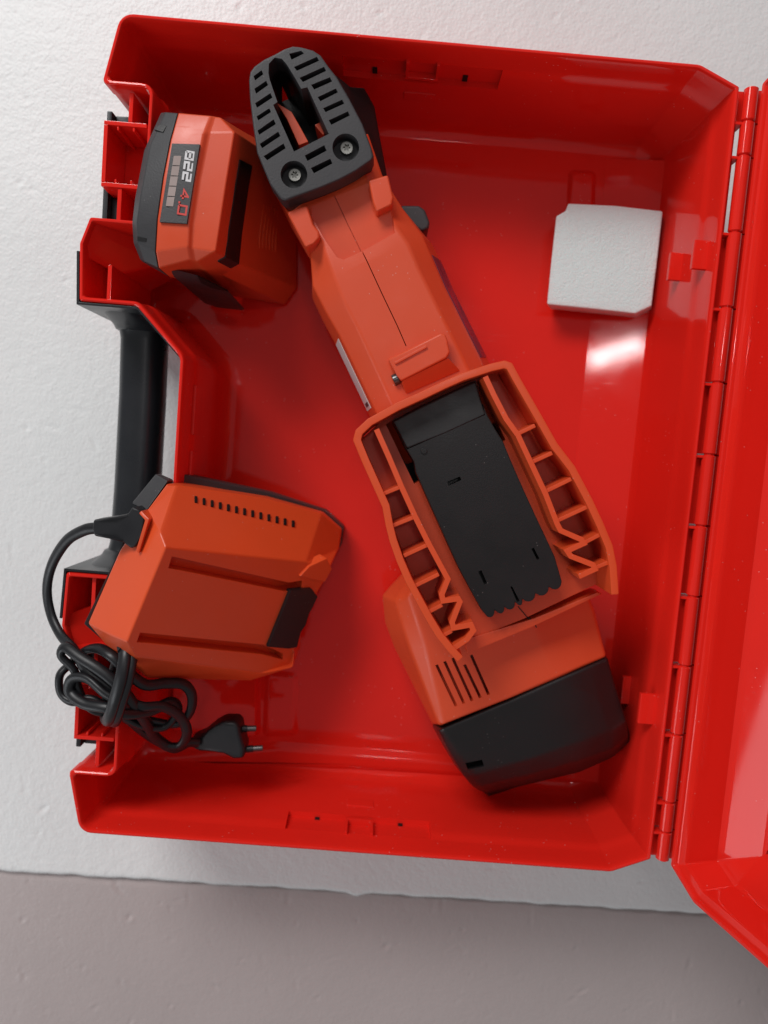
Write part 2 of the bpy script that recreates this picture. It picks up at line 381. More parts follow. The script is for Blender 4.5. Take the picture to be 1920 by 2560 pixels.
# raised fields moulded into the floor
def emboss(pts, z0, z1, soft=7, r=8):
    area = sum(pts[i][0] * pts[(i + 1) % len(pts)][1] - pts[(i + 1) % len(pts)][0] * pts[i][1] for i in range(len(pts)))
    if area < 0: pts = pts[::-1]
    rs = []
    for d, t in ((0, 0), (soft * .25, .12), (soft * .5, .5), (soft * .75, .88), (soft, 1)):
        rs.append([Vector((p.x, p.y, z0 + (z1 - z0) * t)) for p in round_poly(pts, [r] * len(pts), d, 4)])
    return MB().rings(rs, cap0=False).build('floor_panel', M_CASE, case, angle=50)
def fl_px(pts, z): return [(p.x, p.y) for p in ats('O', pts, z)]
MB().add([(134, -222, 12.72), (178, -222, 19.7), (178, 222, 19.7), (134, 222, 12.72), (134, -222, 11), (178, -222, 11), (178, 222, 11), (134, 222, 11)],
         [(0, 1, 2, 3), (7, 6, 5, 4), (0, 4, 5, 1), (1, 5, 6, 2), (2, 6, 7, 3), (3, 7, 4, 0)]).build('floor_ramp', M_CASE, case)
emboss(fl_px([(1418, 420), (1495, 424), (1490, 540), (1410, 535)], 13), 12.3, 15.5, 5, 5)
emboss(fl_px([(430, 1640), (650, 1660), (648, 1850), (420, 1830)], 20), 12.3, 22, 3, 4)
emboss(fl_px([(655, 1670), (752, 1680), (750, 1850), (648, 1852)], 16), 12.3, 15, 7, 6)
emboss(fl_px([(330, 1880), (700, 1850), (1560, 1920), (1555, 1975), (900, 1935), (330, 1925)], 14), 12.3, 15.5, 8)

# front edge: latch housings, ribs, lugs
for s in (1, -1):
    Y = lambda a, b: (a, b) if s > 0 else (-b, -a)
    m = MB(); zt = 102.5
    for (x0, x1, a, b, z0, z1) in ((-180, -155.5, 180.6, 183, 58, zt), (-180, -155.5, 146.2, 148.6, 58, zt), (-180, -177.6, 148.6, 180.6, 58, zt),
                                   (-177.6, -155.5, 148.6, 180.6, 66, 72),
                                   (-166.6, -164.2, 183, 199.6, 40, zt - 1), (-170.5, -168.1, 128.2, 146.2, 40, zt - 1),
                                   (-172.6, -171.4, 178.2, 180.6, 72, zt - .6), (-163.6, -162.4, 178.2, 180.6, 72, zt - .6),
                                   (-172.6, -171.4, 148.6, 151, 72, zt - .6), (-163.6, -162.4, 148.6, 151, 72, zt - .6),
                                   (-166.5, -154.6, 184, 199.4, 60, 66), (-170, -154.6, 128.5, 146, 60, 66)):
        y0, y1 = Y(a, b); m.box(x0, x1, y0, y1, z0, z1)
    m.build('latch_housing', M_CASE, case, bevel=.45)
    m = MB()
    for (x0, x1, a, b, z0, z1) in ((-183.4, -180.3, 130, 193.5, 20, 90), (-180.3, -167, 183.6, 193.5, 20, 84), (-180.3, -170.8, 130, 145.6, 20, 84)):
        y0, y1 = Y(a, b); m.box(x0, x1, y0, y1, z0, z1)
    m.build('latch', M_HANDLE, case, bevel=.8)
    # lug over the handle end: sloping shelf, pocket and cross wall
    m = MB()
    q = lambda x, y, z: (x, s * y, z)
    m.prism([q(-182.6, 126.2, 104.5), q(-186.9, 112.6, 103.5), q(-186.4, 105.4, 101), q(-172.8, 101, 84), q(-156, 112, 66), q(-156, 126.2, 84)] if s > 0 else
            [q(-182.6, 126.2, 104.5), q(-156, 126.2, 84), q(-156, 112, 66), q(-172.8, 101, 84), q(-186.4, 105.4, 101), q(-186.9, 112.6, 103.5)], 30)
    m.build('lug_shelf', M_CASE, case, bevel=1.6, bangle=15)
    m = MB()
    y0, y1 = Y(81.4, 102); m.box(-173.2, -170.8, y0, y1, 30, 103.4)
    y0, y1 = Y(81.4, 105); m.box(-186, -172, y0, y1, 40, 72)
    m.build('lug_pocket', M_CASE, case, bevel=.5)
# step ridge along the handle recess
m = MB(); m.strip([(-122.6, 38), (-122.6, 8)], 1.8, 70, 88); m.strip([(-122.6, -2), (-122.6, -40)], 1.8, 70, 88)
m.build('recess_ridge', M_CASE, case, bevel=.5)

# handle: bar, flared ends, dark band that hugs the recess
hd = MB()
sec = lambda y, cx, cz, rx, rz, n=28: [Vector((cx + rx * abs(math.cos(t)) ** .8 * math.copysign(1, math.cos(t)), y, cz + rz * abs(math.sin(t)) ** .8 * math.copysign(1, math.sin(t)))) for t in [2 * math.pi * k / n for k in range(n)]]
ys = [(79, -170, 60, 16.5, 36), (76, -168.5, 58, 15.5, 30), (73.5, -167, 56, 16.0, 20), (71.5, -166.4, 55, 16.2, 17), (70.6, -166, 54, 14.6, 15.5), (66, -165.6, 53, 14.4, 15.2), (30, -165.2, 52, 14.3, 15)]
hd.rings([sec(y, a, b, c, d) for y, a, b, c, d in ys] + [sec(-y, a, b, c, d) for y, a, b, c, d in reversed(ys)])
handle = hd.build('handle', M_HANDLE, case, angle=30)
band = [(-190.1, 108), (-188.8, 78.3), (-154.0, 78.3), (-126.6, 51.4), (-126.6, -51.4), (-154.0, -78.3), (-188.8, -78.3), (-190.1, -108)]
band2 = [tuple(p) for p in band]
MB().strip(band2, 1.5, 24, 105.6).build('handle_band', M_HANDLE, case, bevel=.3)

# hinge: knuckles of the base and of the lid in turn on one pin
js = [231, 212, 193, 150, 107, 63.5, 21, -21.5, -64.3, -107, -150, -193, -212, -231]
HX, HZ = 188.2, 104.2
for i in range(len(js) - 1):
    y1, y0 = js[i] - .45, js[i + 1] + .45
    m = MB(); n = 18
    ring = lambda y, r: [Vector((HX + r * math.cos(2 * math.pi * k / n), y, HZ + r * math.sin(2 * math.pi * k / n))) for k in range(n)]
    m.rings([ring(y1, 3.4), ring(y1 - .5, 4.0), ring(y0 + .5, 4.0), ring(y0, 3.4)])
    m.box(190, 197.5, y0, y1, 99.5, 103)
    m.box(180.9, 186.5 if i not in (1, 2) else 183.6, y0, y1, 97, 100.2 - .8 * (i % 2))
    m.build('hinge_knuckle', M_CASE, case, angle=40)
m = MB()
for y in js[1:-1]: m.box(180.5, 185.4, y - 2.2, y - .6, 94, 105.6)
m.box(180.4, 182.6, -229, 229, 90, 98.6); m.box(190, 197.5, -229, 229, 95.5, 99); m.cyl((HX, -230, HZ), (HX, 230, HZ), 2.9, 12)
m.build('hinge_leaf', M_CASE, case, bevel=.3)

# lid, standing open and leaning back
TH = math.radians(106)
def lidpt(v, y, w):
    return Vector((HX - v * math.cos(TH) + w * math.sin(TH), y, RIM - 2.5 + v * math.sin(TH) + w * math.cos(TH)))
lc = [(7.5, 230, 1.5), (30, 240.2, 10), (352, 240.2, 14), (368, 222, 10)]
lc = lc + [(v, -y, r) for v, y, r in reversed(lc)]
LP, LR = [(v, y) for v, y, r in lc][::-1], [r for v, y, r in lc][::-1]
lprof = [(20, 47), (6, 45), (2.5, 38), (1.0, 12), (0, 10), (0, .8), (.6, 0), (2.2, 0), (2.8, .8), (3.2, 2.6), (4.4, 3.2), (7.6, 3.8), (7.9, 4.6), (8.2, 6.5), (9, 26), (11.5, 29), (27, 37.2), (29.5, 38.6), (32, 38.9), (33, 38.9)]
area = sum(LP[i][0] * LP[(i + 1) % len(LP)][1] - LP[(i + 1) % len(LP)][0] * LP[i][1] for i in range(len(LP)))
if area < 0: LP, LR = LP[::-1], LR[::-1]
m = MB(); m.rings([[lidpt(p.x, p.y, w) for p in round_poly(LP, LR, d, 5)] for d, w in lprof])
lid = m.build('lid', M_CASE, case, angle=28)
for (v0, v1, y0, y1) in ((52, 110, -190, 190), (140, 320, -190, 190)):
    m = MB(); pts = [(v0, y0), (v1, y0), (v1, y1), (v0, y1)]
    m.rings([[lidpt(p.x, p.y, w) for p in round_poly(pts, [9] * 4, d, 4)] for d, w in ((0, 39), (1, 37.5), (4, 35.8), (6, 35.4))], cap0=False)
    m.build('lid_panel', M_CASE, lid, angle=40)

# ------------------------------------------------------------------ white foam block
fb = MB(); ft = ats('G', [(322, 1145), (640, 1160), (955, 1197), (918, 1520), (880, 1830), (772, 1882), (480, 1850), (180, 1820), (210, 1520), (242, 1230), (305, 1195)], 34)
fb.rings([[Vector((p.x + 6.5, p.y + .5, 16)) for p in ft], [Vector((p.x + 1.2, p.y + .1, 30)) for p in ft], ft])
blk = fb.build('foam_block', M_FOAM, bevel=1.2, seg=2)
blk['label'] = 'small white square foam block lying on the case floor near the hinge'; blk['category'] = 'foam block'

# ------------------------------------------------------------------ power tool
tool = thing('power_tool', 'orange and black cordless power tool lying diagonally, its empty battery slot upward', 'power tool')
# --- neck: cross sections from under the sole to the slot
def xsec(lo, ro, fl, fr, zo, zi, zb, flare_l, flare_r):
    l = at('C', *lo, zo); r = at('C', *ro, zo)
    li = at('C', lo[0] + (ro[0] - lo[0]) * fl, lo[1] + (ro[1] - lo[1]) * fl, zi); ri = at('C', lo[0] + (ro[0] - lo[0]) * fr, lo[1] + (ro[1] - lo[1]) * fr, zi)
    u = (r - l); u.z = 0; u.normalize()
    lm = l - u * flare_l + Vector((0, 0, 72 - zo)); rm = r + u * flare_r + Vector((0, 0, 72 - zo))
    lb = l + u * 8; rb = r - u * 8; lb.z = rb.z = zb
    return [lb, lm, l, li, ri, r, rm, rb]
secs = [xsec((-110, -150), (650, -440), .16, .84, 92, 100, 40, 0, 2), xsec((60, 170), (760, -120), .15, .85, 96, 105, 30, 1, 2),
        xsec((222, 425), (905, 118), .14, .84, 99, 110, 22, 1.5, 4), xsec((242, 700), (1062, 330), .20, .86, 100, 112, 18, 3, 8), xsec((335, 885), (1140, 520), .18, .86, 100, 112, 18, 3.5, 9),
        xsec((440, 1065), (1218, 705), .17, .87, 100, 112, 18, 4, 9), xsec((705, 1625), (1492, 1255), .16, .87, 100, 112, 18, 4, 9), xsec((900, 2040), (1690, 1660), .16, .87, 98, 108, 18, 4, 9)]
m = MB(); m.rings(secs); neck = m.build('neck_housing', M_ORANGE, tool, bevel=1.6, seg=3, bangle=14)
# parting seam as a real groove
ck = MB()
sl = ats('C', [(395, -10), (500, 215), (640, 500), (760, 760), (870, 990), (935, 1140)], 113)
ck.strip([(p.x, p.y) for p in sl], .55, 104, 118); cut(neck, ck)
# recess behind the sole with the two supports
ck = MB(); rc = ats('C', [(225, 150), (240, -60), (760, -180), (800, 20), (838, 170), (850, 300), (640, 420), (470, 500), (420, 480), (320, 330)], 112)
ck.prism([(p.x, p.y) for p in rc], 105.2, 130); cut(neck, ck)
m = MB(); m.prism(ats('C', [(50, 150), (110, 120), (200, 95), (245, 235), (290, 290), (296, 340), (250, 385), (190, 412)], 114.5), 88)
m.build('sole_support', M_ORANGE, tool, bevel=1.6, seg=3)
m = MB(); m.prism(ats('C', [(655, -90), (800, -130), (840, 40), (832, 95), (775, 120), (716, 148), (690, 80)], 114.5), 88)
m.build('sole_support', M_ORANGE, tool, bevel=1.6, seg=3)
# screw boss across the neck
m = MB(); m.prism(ats('C', [(800, 1235), (850, 1215), (1190, 1045), (1226, 1050), (1240, 1090), (1262, 1185), (1235, 1230), (900, 1400), (868, 1360)], 120), 106)
bs = ats('C', [(900, 1400), (1248, 1225), (1335, 1325), (935, 1500)], 120)
m2 = MB(); v = [bs[0], bs[1], bs[2].copy(), bs[3].copy()]
for i in (2, 3): v[i] = at('C', *((1335, 1325) if i == 2 else (935, 1500)), 111)
boss = m.build('screw_boss', M_ORANGE, tool, bevel=2.0, seg=3)
m2.prism([(v[0].x, v[0].y, 119), (v[1].x, v[1].y, 119), (v[2].x, v[2].y, 112.5), (v[3].x, v[3].y, 112.5)], 104); m2.build('boss_ramp', M_ORANGE, tool, bevel=1.0)
m = MB(); rp = ats('C', [(850, 1268), (1088, 1142)], 121); m.strip([(p.x, p.y) for p in rp], 1.6, 118, 121.2); m.build('boss_ridge', M_ORANGE, tool, bevel=.5)
m = MB(); a = at('C', 878, 1380, 113); b = at('C', 838, 1398, 113); m.cyl(a, b, 3.4, 18); m.build('side_screw', M_SCREW, tool, bevel=.5)
# side labels
def face_label(name, q, mat, off=.4):
    qa = [Vector(p) for p in q]; n = (qa[1] - qa[0]).cross(qa[3] - qa[0]).normalized()
    if n.z < 0: n = -n
    m = MB(); m.rings([[p - n * .3 for p in qa], [p + n * off for p in qa]]); return m.build(name, mat, tool)
def side_q(s0, s1, ia, ib, ta, tb, ha, hb):
    """a quad on the strip between section points ia and ib, from section s0 (part ta) to s1 (part tb)"""
    def pt(s, t, h):
        A = secs[s][ia].lerp(secs[s + 1][ia], t); B = secs[s][ib].lerp(secs[s + 1][ib], t); return A.lerp(B, h)
    return [pt(s0, ta, ha), pt(s1, tb, ha), pt(s1, tb, hb), pt(s0, ta, hb)]
face_label('white_label', side_q(5, 5, 2, 1, .0, .93, .28, .92), M_LABEL, .3)
m_l = face_label('print_block', side_q(5, 5, 2, 1, .84, .89, .35, .75), M_GREY, .5)
for s_, a_, b_ in ((3, .7, 1), (4, 0, 1), (5, 0, .95)): face_label('foil_label', side_q(s_, s_, 5, 6, a_, b_, .12, .95), M_PURPLE, .3)
# --- sole
SZ = 121.0
so = [(205, 400), (216, 330), (250, 282), (330, 225), (420, 182), (500, 138), (570, 115), (640, 122), (740, 150), (800, 190), (860, 275), (935, 370), (1040, 550), (1150, 760), (1225, 960), (1244, 1030), (1225, 1062), (1100, 1150), (960, 1225), (800, 1292), (640, 1350), (510, 1402), (470, 1385), (380, 1260), (272, 1000), (240, 780), (214, 560)]
m = MB(); m.prism(ats('B', so, SZ), 106.5); sole = m.build('sole_plate', M_GREY, tool, bevel=1.4, seg=3)
op = [(372, 262), (420, 212), (480, 222), (520, 268), (590, 380), (640, 470), (692, 458), (870, 845), (580, 992), (408, 604), (442, 580), (380, 400), (368, 340)]
slots = [[(540, 180), (640, 155), (665, 178), (560, 230)], [(580, 290), (770, 205), (790, 238), (605, 322)], [(626, 380), (830, 288), (848, 322), (655, 415)], [(722, 438), (878, 374), (898, 410), (748, 477)], [(776, 540), (928, 468), (945, 500), (800, 574)], [(822, 632), (980, 560), (998, 594), (842, 665)], [(868, 732), (1028, 657), (1044, 692), (890, 770)],
         [(245, 366), (312, 316), (326, 350), (258, 402)], [(252, 470), (350, 404), (366, 440), (266, 512)], [(258, 590), (385, 506), (403, 544), (274, 628)], [(270, 700), (376, 632), (390, 664), (284, 734)], [(278, 818), (412, 724), (430, 764), (292, 852)], [(296, 928), (450, 826), (468, 862), (316, 964)], [(328, 1030), (494, 924), (512, 964), (358, 1064)],
         [(670, 1024), (832, 938), (852, 984), (692, 1070)], [(720, 1128), (882, 1050), (900, 1090), (746, 1172)]]
ck = MB()
for q in slots: ck.prism([(p.x, p.y) for p in ats('B', q, SZ)], 112, 126)
cut(sole, ck)
ck = MB(); ck.prism([(p.x, p.y) for p in ats('B', op, SZ)], 100, 126); cut(sole, ck)
SCR = [(1010, 957), (580, 1182)]
ck = MB()
for x, y in SCR:
    c = at('B', x, y, SZ); ck.cyl((c.x, c.y, 112.5), (c.x, c.y, 126), 7.4, 28)
cut(sole, ck)
for x, y in SCR:
    c = at('B', x + 8, y + 8, 114)
    sc = MB(); sc.cyl((c.x, c.y, 112), (c.x, c.y, 115.2), 3.6, 24); sc = sc.build('screw', M_METAL, tool, bevel=.5)
    ck = MB()
    star = []
    for k in range(24):
        r = 1.75 + .55 * math.cos(6 * 2 * math.pi * k / 24); star.append((c.x + r * math.cos(2 * math.pi * k / 24), c.y + r * math.sin(2 * math.pi * k / 24)))
    ck.prism(star, 113.2, 118); cut(sc, ck)
# skirt of the sole and the dark guide inside the opening
m = MB(); sk = ats('B', so, SZ); cc = sum(sk, Vector()) / len(sk)
m.rings([[cc + (p - cc) * .985 + Vector((0, 0, 107 - SZ)) for p in sk], [Vector((cc.x + (p.x - cc.x) * .9, cc.y + (p.y - cc.y) * .9, 60)) for p in sk]], cap0=True)
skirt = m.build('sole_skirt', M_BLACK, tool, bevel=.6)
ck = MB(); ck.prism([(p.x, p.y) for p in ats('B', op, SZ)], 74, 126); cut(skirt, ck)
m = MB(); gp = ats('B', [(430, 580), (520, 720), (620, 940), (700, 910), (640, 800), (560, 660)], 104); m.prism(gp, 76); m.build('blade_guide', M_ORANGE, tool, bevel=.6)
m = MB(); gp = ats('B', [(750, 770), (790, 750), (860, 830), (820, 855)], 100); m.prism(gp, 76); m.build('blade_guide', M_ORANGE, tool, bevel=.6)
# dark lever to the right of the sole, thumb tab
m = MB(); m.prism(ats('B', [(915, 340), (1050, 450, 88), (1165, 458, 84), (1250, 615, 80), (1285, 820, 78), (1330, 1060, 78), (1368, 1275, 78), (1250, 1150, 90), (1120, 800, 98), (1000, 540, 98)], 98), 40)
m.build('side_lever', M_BLACK, tool, bevel=1.5)
m = MB(); m.prism(ats('C', [(880, 110), (910, 98), (1030, 98), (1075, 130), (1112, 225), (1100, 270), (1048, 292), (960, 220)], 66), 40); m.build('thumb_tab', M_GREY, tool, bevel=2.2, seg=3)
# --- battery slot shroud
TZ = 140.0
outer = [(60, 530), (72, 482), (140, 420), (210, 382), (300, 333), (450, 265), (560, 212), (660, 168), (820, 117), (905, 98), (940, 112), (975, 180), (1100, 400), (1190, 560), (1290, 690), (1390, 880), (1450, 1010), (1500, 1130), (1522, 1240), (1534, 1400)]
left = [(60, 530), (105, 640), (150, 740), (222, 900), (240, 1000), (262, 1090), (300, 1200), (350, 1315), (400, 1410), (460, 1520), (520, 1620), (580, 1695), (640, 1760)]
wall = [(p[0] + (13 if i < 30 else 0), p[1] + 8) for i, p in enumerate(left[::-1][:-1])] + [(73, 538), (84, 494), (146, 436), (216, 398), (304, 349), (454, 281), (564, 228), (664, 184), (822, 132), (900, 114), (928, 124), (962, 188), (1088, 408), (1178, 568), (1277, 697), (1377, 886), (1437, 1016), (1487, 1136), (1509, 1246), (1520, 1405)]
m = MB(); m.strip(ats('D', wall, TZ), 4.2, 98, None)
m.build('shroud_wall', M_ORANGE_G, tool, bevel=.7, seg=2)
lr = [(182, 478), (250, 630), (320, 795), (400, 970), (470, 1110), (540, 1240), (583, 1318), (548, 1405), (556, 1440), (640, 1428), (650, 1445), (606, 1560), (614, 1592), (712, 1574), (726, 1606), (690, 1655), (612, 1708)]
rr = [(792, 182), (840, 285), (910, 420), (975, 510), (1050, 670), (1130, 840), (1196, 1010), (1215, 1046), (1330, 1096), (1345, 1118), (1252, 1160), (1272, 1190), (1396, 1238), (1408, 1262), (1316, 1304)]
for path in (lr, rr):
    m = MB(); m.strip(ats('D', path, TZ - .8), 3.0, 100, None); m.build('guide_rail', M_ORANGE_G, tool, bevel=.5)
ribs = [((225, 838), (318, 800)), ((275, 1018), (398, 968)), ((335, 1188), (464, 1128)), ((395, 1358), (532, 1290)), ((465, 1508), (552, 1462)), ((535, 1646), (606, 1608)),
        ((978, 502), (1072, 456)), ((1050, 664), (1168, 610)), ((1128, 828), (1275, 756)), ((1202, 988), (1362, 914)), ((1345, 1116), (1455, 1058)), ((1412, 1254), (1488, 1222))]
for a, b in ribs:
    m = MB(); m.strip(ats('D', [a, b], TZ - 2.5), 2.2, 100, None); m.build('shroud_rib', M_ORANGE_G, tool, bevel=.35)
# floor of the slot and body below it
fl = ats('D', [(90, 530), (220, 410), (460, 290), (660, 195), (900, 130), (1080, 420), (1270, 720), (1480, 1150), (1500, 1390), (1060, 1600), (700, 1745), (620, 1720), (420, 1420), (260, 1000), (160, 730)], TZ)
m = MB(); m.prism([(p.x, p.y) for p in fl], 20, 114); sfl = m.build('slot_floor', M_ORANGE, tool, bevel=.6)
fr = ats('D', [(235, 445), (410, 350), (600, 260), (745, 198), (800, 260), (930, 535), (800, 640), (560, 700), (400, 790)], 128)
ck = MB(); ck.prism([(p.x, p.y) for p in fr], 99, 130); cut(sfl, ck)
m = MB(); m.prism([(p.x, p.y) for p in fr], 97, 101); m.build('slot_cavity', M_DARK, tool)
# black contact block
cb = [(272, 424), (430, 350), (600, 268), (742, 198), (775, 320), (800, 392), (850, 480), (892, 545), (930, 640), (1000, 800), (1080, 975), (1130, 1080), (1182, 1192)]
fin = [(1182, 1192), (1222, 1330), (1150, 1362), (1075, 1398), (1000, 1430), (960, 1446), (900, 1474), (845, 1492), (786, 1516)]
cb.append((1206, 1275))
for (xa, ya), (xb, yb_) in zip(fin[1:-1], fin[2:]):
    for k in range(6):
        t = k / 6; cb.append((xa + (xb - xa) * t + 12 * math.sin(math.pi * t) ** .6, ya + (yb_ - ya) * t + 28 * math.sin(math.pi * t) ** .6))
cb += [(770, 1490), (720, 1400), (640, 1250), (540, 1030), (402, 720), (392, 660), (350, 590)]
ct = ats('D', cb, 128)
m = MB(); m.prism(ct, 100)
block = m.build('contact_block', M_BLACK, tool, bevel=1.0)
ck = MB()
for q in ([(578, 772), (650, 742), (658, 762), (586, 796)], [(752, 1276), (770, 1268), (802, 1340), (786, 1348)], [(1050, 1148), (1064, 1142), (1096, 1204), (1082, 1210)], [(932, 1360), (942, 1358), (985, 1440), (970, 1446)]):
    ck.prism([(p.x, p.y) for p in ats('D', q, 128)], 120, 134)
# raised back field: front part sits lower
lo = ats('D', [(180, 400), (742, 100), (790, 398), (352, 592)], 128)
ck.prism([(p.x, p.y) for p in lo], 124, 140)
cut(block, ck)
hp = [(268, 430), (420, 352), (590, 270), (738, 204), (772, 320), (796, 396), (570, 500), (352, 588), (310, 505)]
hz = [126.2, 126.2, 126.2, 126.2, 127.4, 128.6, 128.6, 128.6, 127.4]
m = MB(); m.prism([at('D', x, y, z_) for (x, y), z_ in zip(hp, hz)], 101); m.build('contact_head', M_BLACK, tool, bevel=1.5, seg=3, bangle=20)
c = at('D', 448, 600, 128); MB().cyl((c.x, c.y, 127), (c.x, c.y, 128.8), 1.8, 16).build('contact_pip', M_BLACK, tool, bevel=.4)
# seam step in the floor behind the block
m = MB(); m.strip([(p.x, p.y) for p in ats('D', [(975, 1470), (1030, 1535), (1060, 1545), (1080, 1590)], 114)], .5, 112, 114.25); m.build('parting_line', M_DARK, tool)
m = MB(); m.prism(ats('D', [(680, 1655), (1060, 1540), (1420, 1392), (1450, 1400), (1060, 1585), (690, 1738)], 115.2), 100); m.build('slot_lip', M_ORANGE, tool, bevel=1)
# --- rear housing (orange) and end cap (black)
def low(p, dx, dy, z): return Vector((p.x + dx, p.y + dy, z))
def station(R, lo, z0=18):
    """R: ridge points left to right (K px, z); lo: left low point (K px, z)"""
    pts = [at('K', *r) for r in R]; l = at('K', *lo); r = pts[-1]
    return [low(l, 6, 0, z0), l] + pts + [low(r, 6, -2, 60), low(r, 2, -2, z0)]
hs = [station([(230, -130, 78), (300, -120, 90), (560, -100, 96), (860, -200, 96), (1180, -260, 90)], (175, -125, 56)),
      station([(110, 50, 78), (190, 20, 90), (560, 60, 97), (870, -40, 97.5), (1200, -140, 90)], (36, 20, 56)),
      station([(155, 200, 82), (240, 170, 92), (590, 220, 97), (900, 110, 97.5), (1240, -20, 90)], (52, 180, 54)),
      station([(200, 340, 84), (290, 320, 92.5), (650, 350, 97), (945, 230, 97.5), (1295, 110, 92)], (108, 330, 52)),
      station([(370, 790, 88), (400, 790, 91), (797, 632, 96), (1062, 515, 97), (1366, 386, 91)], (338, 790, 52))]
m = MB(); m.rings(hs); rear = m.build('rear_housing', M_ORANGE, tool, bevel=4.0, seg=4, bangle=10, angle=60)
ck = MB()
for a, b in (((360, 438), (478, 686)), ((408, 416), (524, 668)), ((455, 394), (572, 650)), ((525, 432), (620, 630)), ((563, 372), (668, 610))):
    ck.strip([(p.x, p.y) for p in ats('K', [a, b], 95)], 1.75, 84, 110)
cut(rear, ck)
cs = [station([(366, 818, 88.5), (396, 808, 91.6), (798, 641, 96.8), (1063, 521, 97.8), (1250, 441, 96), (1373, 388, 92)], (332, 792, 52)),
      station([(440, 960, 86), (480, 950, 89.5), (860, 790, 95.4), (1130, 690, 96.4), (1310, 612, 94.4), (1420, 560, 90)], (400, 915, 50)),
      station([(520, 1092, 79), (580, 1088, 83.5), (905, 985, 91), (1190, 885, 92), (1395, 815, 89), (1484, 760, 84)], (470, 1030, 46)),
      station([(560, 1138, 72), (620, 1150, 76), (905, 1085, 83), (1195, 1005, 83), (1408, 925, 80), (1494, 850, 75)], (520, 1085, 45)),
      station([(585, 1162, 62), (650, 1183, 64), (905, 1128, 68), (1200, 1055, 68), (1408, 968, 66), (1490, 895, 62)], (545, 1122, 44)),
      station([(615, 1178, 50), (670, 1192, 50), (905, 1140, 52), (1200, 1070, 52), (1400, 982, 51), (1478, 912, 50)], (580, 1155, 40))]
m = MB(); m.rings(cs); cap = m.build('end_cap', M_BLACK, tool, bevel=5.0, seg=4, bangle=12, angle=60, round_=True)
ck = MB(); ck.prism([(p.x, p.y) for p in ats('K', [(528, 1010), (625, 985), (640, 1030), (545, 1058)], 86)], 76, 110); cut(cap, ck)

# ------------------------------------------------------------------ battery pack
bat = thing('battery_pack', 'orange slide-in battery with black end strip and printed grey label panel', 'battery')
BZ = 21
cols = {
 'B': [(700, 667, 101), (655, 830, 104), (612, 1050, 104.5), (577, 1300, 104), (566, 1490, 101), (584, 1590, 97)],
 'C': [(893, 684, 102), (850, 790, 106), (802, 1060, 106.5), (763, 1330, 106), (758, 1460, 104), (772, 1540, 99)],
 'C1': [(915, 688, 101), (885, 785, 104), (830, 1060, 104.5), (790, 1330, 104), (783, 1470, 102), (795, 1545, 98)],
 'D': [(950, 694, 100), (1035, 782, 104), (985, 1085, 104.5), (945, 1345, 104), (922, 1490, 103), (815, 1552, 97)],
 'E': [(1090, 780, 64), (1170, 870, 66), (1125, 1140, 66), (1090, 1390, 66), (1075, 1570, 64), (960, 1630, 60)],
 'G': [(1280, 880, -3), (1400, 990, -3), (1400, 1230, -3), (1400, 1450, -3), (1400, 1700, -3), (1330, 1800, -3)]}
for k in cols: cols[k] = [(x, y, z + BZ) for x, y, z in cols[k]]
def bat_bottom(x, y): return max(14.5, min(108.5, 108.5 - (x + 143) * 3.2))
names = ['B', 'C', 'C1', 'D', 'E', 'G']
verts = [at('A', *p) for k in names for p in cols[k]]; faces = []
for a in range(len(names) - 1):
    for r in range(5): faces.append((a * 6 + r, a * 6 + r + 1, (a + 1) * 6 + r + 1, (a + 1) * 6 + r))
patch('shell', verts, faces, bat_bottom, M_ORANGE, bat, bevel=1.3, seg=3, bangle=14)
def bat_pt(k0, k1, r, h, off=0):
    i = min(int(r), 4); t = r - i
    p = lambda k: at('A', *cols[k][i]).lerp(at('A', *cols[k][i + 1]), t)
    return p(k0).lerp(p(k1), h) + Vector((0, 0, off))
# black end strip
ecap = {'A0': [(590, 690, 91), (512, 880, 91), (460, 1150, 91), (442, 1320, 91), (450, 1430, 91), (490, 1530, 91)],
        'A': [(600, 664, 94), (497, 895, 95), (443, 1180, 95), (427, 1320, 95), (434, 1440, 95), (474, 1540, 92)],
        'A1': [(625, 662, 98), (535, 860, 101), (478, 1150, 101.5), (455, 1320, 101), (462, 1440, 99), (500, 1552, 95)],
        'B': [(698, 668, 101.6), (653, 830, 104.4), (610, 1050, 105), (575, 1300, 104.4), (564, 1490, 101.5), (582, 1588, 97.5)]}
for k in ecap: ecap[k] = [(x, y, z + BZ) for x, y, z in ecap[k]]
en = ['A0', 'A', 'A1', 'B']; verts = [at('A', *p) for k in en for p in ecap[k]]; faces = []
for a in range(3):
    for r in range(5): faces.append((a * 6 + r, a * 6 + r + 1, (a + 1) * 6 + r + 1, (a + 1) * 6 + r))
patch('end_strip', verts, faces, lambda x, y: max(bat_bottom(x, y), 40), M_GREY, bat, bevel=1.5, seg=3, bangle=14)
def quad(name, pts, th, mat, parent, lift=.25, bevel=0):
    qa = [Vector(p) for p in pts]; n = (qa[1] - qa[0]).cross(qa[-1] - qa[0]).normalized()
    if n.z < 0: n = -n
    m = MB(); m.rings([[p - n * th for p in qa], [p + n * lift for p in qa]]); return m.build(name, mat, parent, bevel=bevel)
quad('button', ats('A', [(560, 770, 121), (590, 740, 120.6), (632, 748, 121.8), (612, 786, 122.6)], 0), 1, M_BLACK, bat, .5, .2)
quad('button', ats('A', [(462, 1400, 120.6), (520, 1412, 122), (512, 1436, 121.4), (460, 1428, 119.8)], 0), 1, M_BLACK, bat, .5, .2)
panel_px = [(665, 851), (829, 856), (752, 1326), (591, 1316)]
pn = quad('label_panel', [at('A', x, y, z_) for (x, y), z_ in zip(panel_px, (126.3, 128.2, 128.0, 126.0))], 1.6, M_GREY, bat, .3, .1)
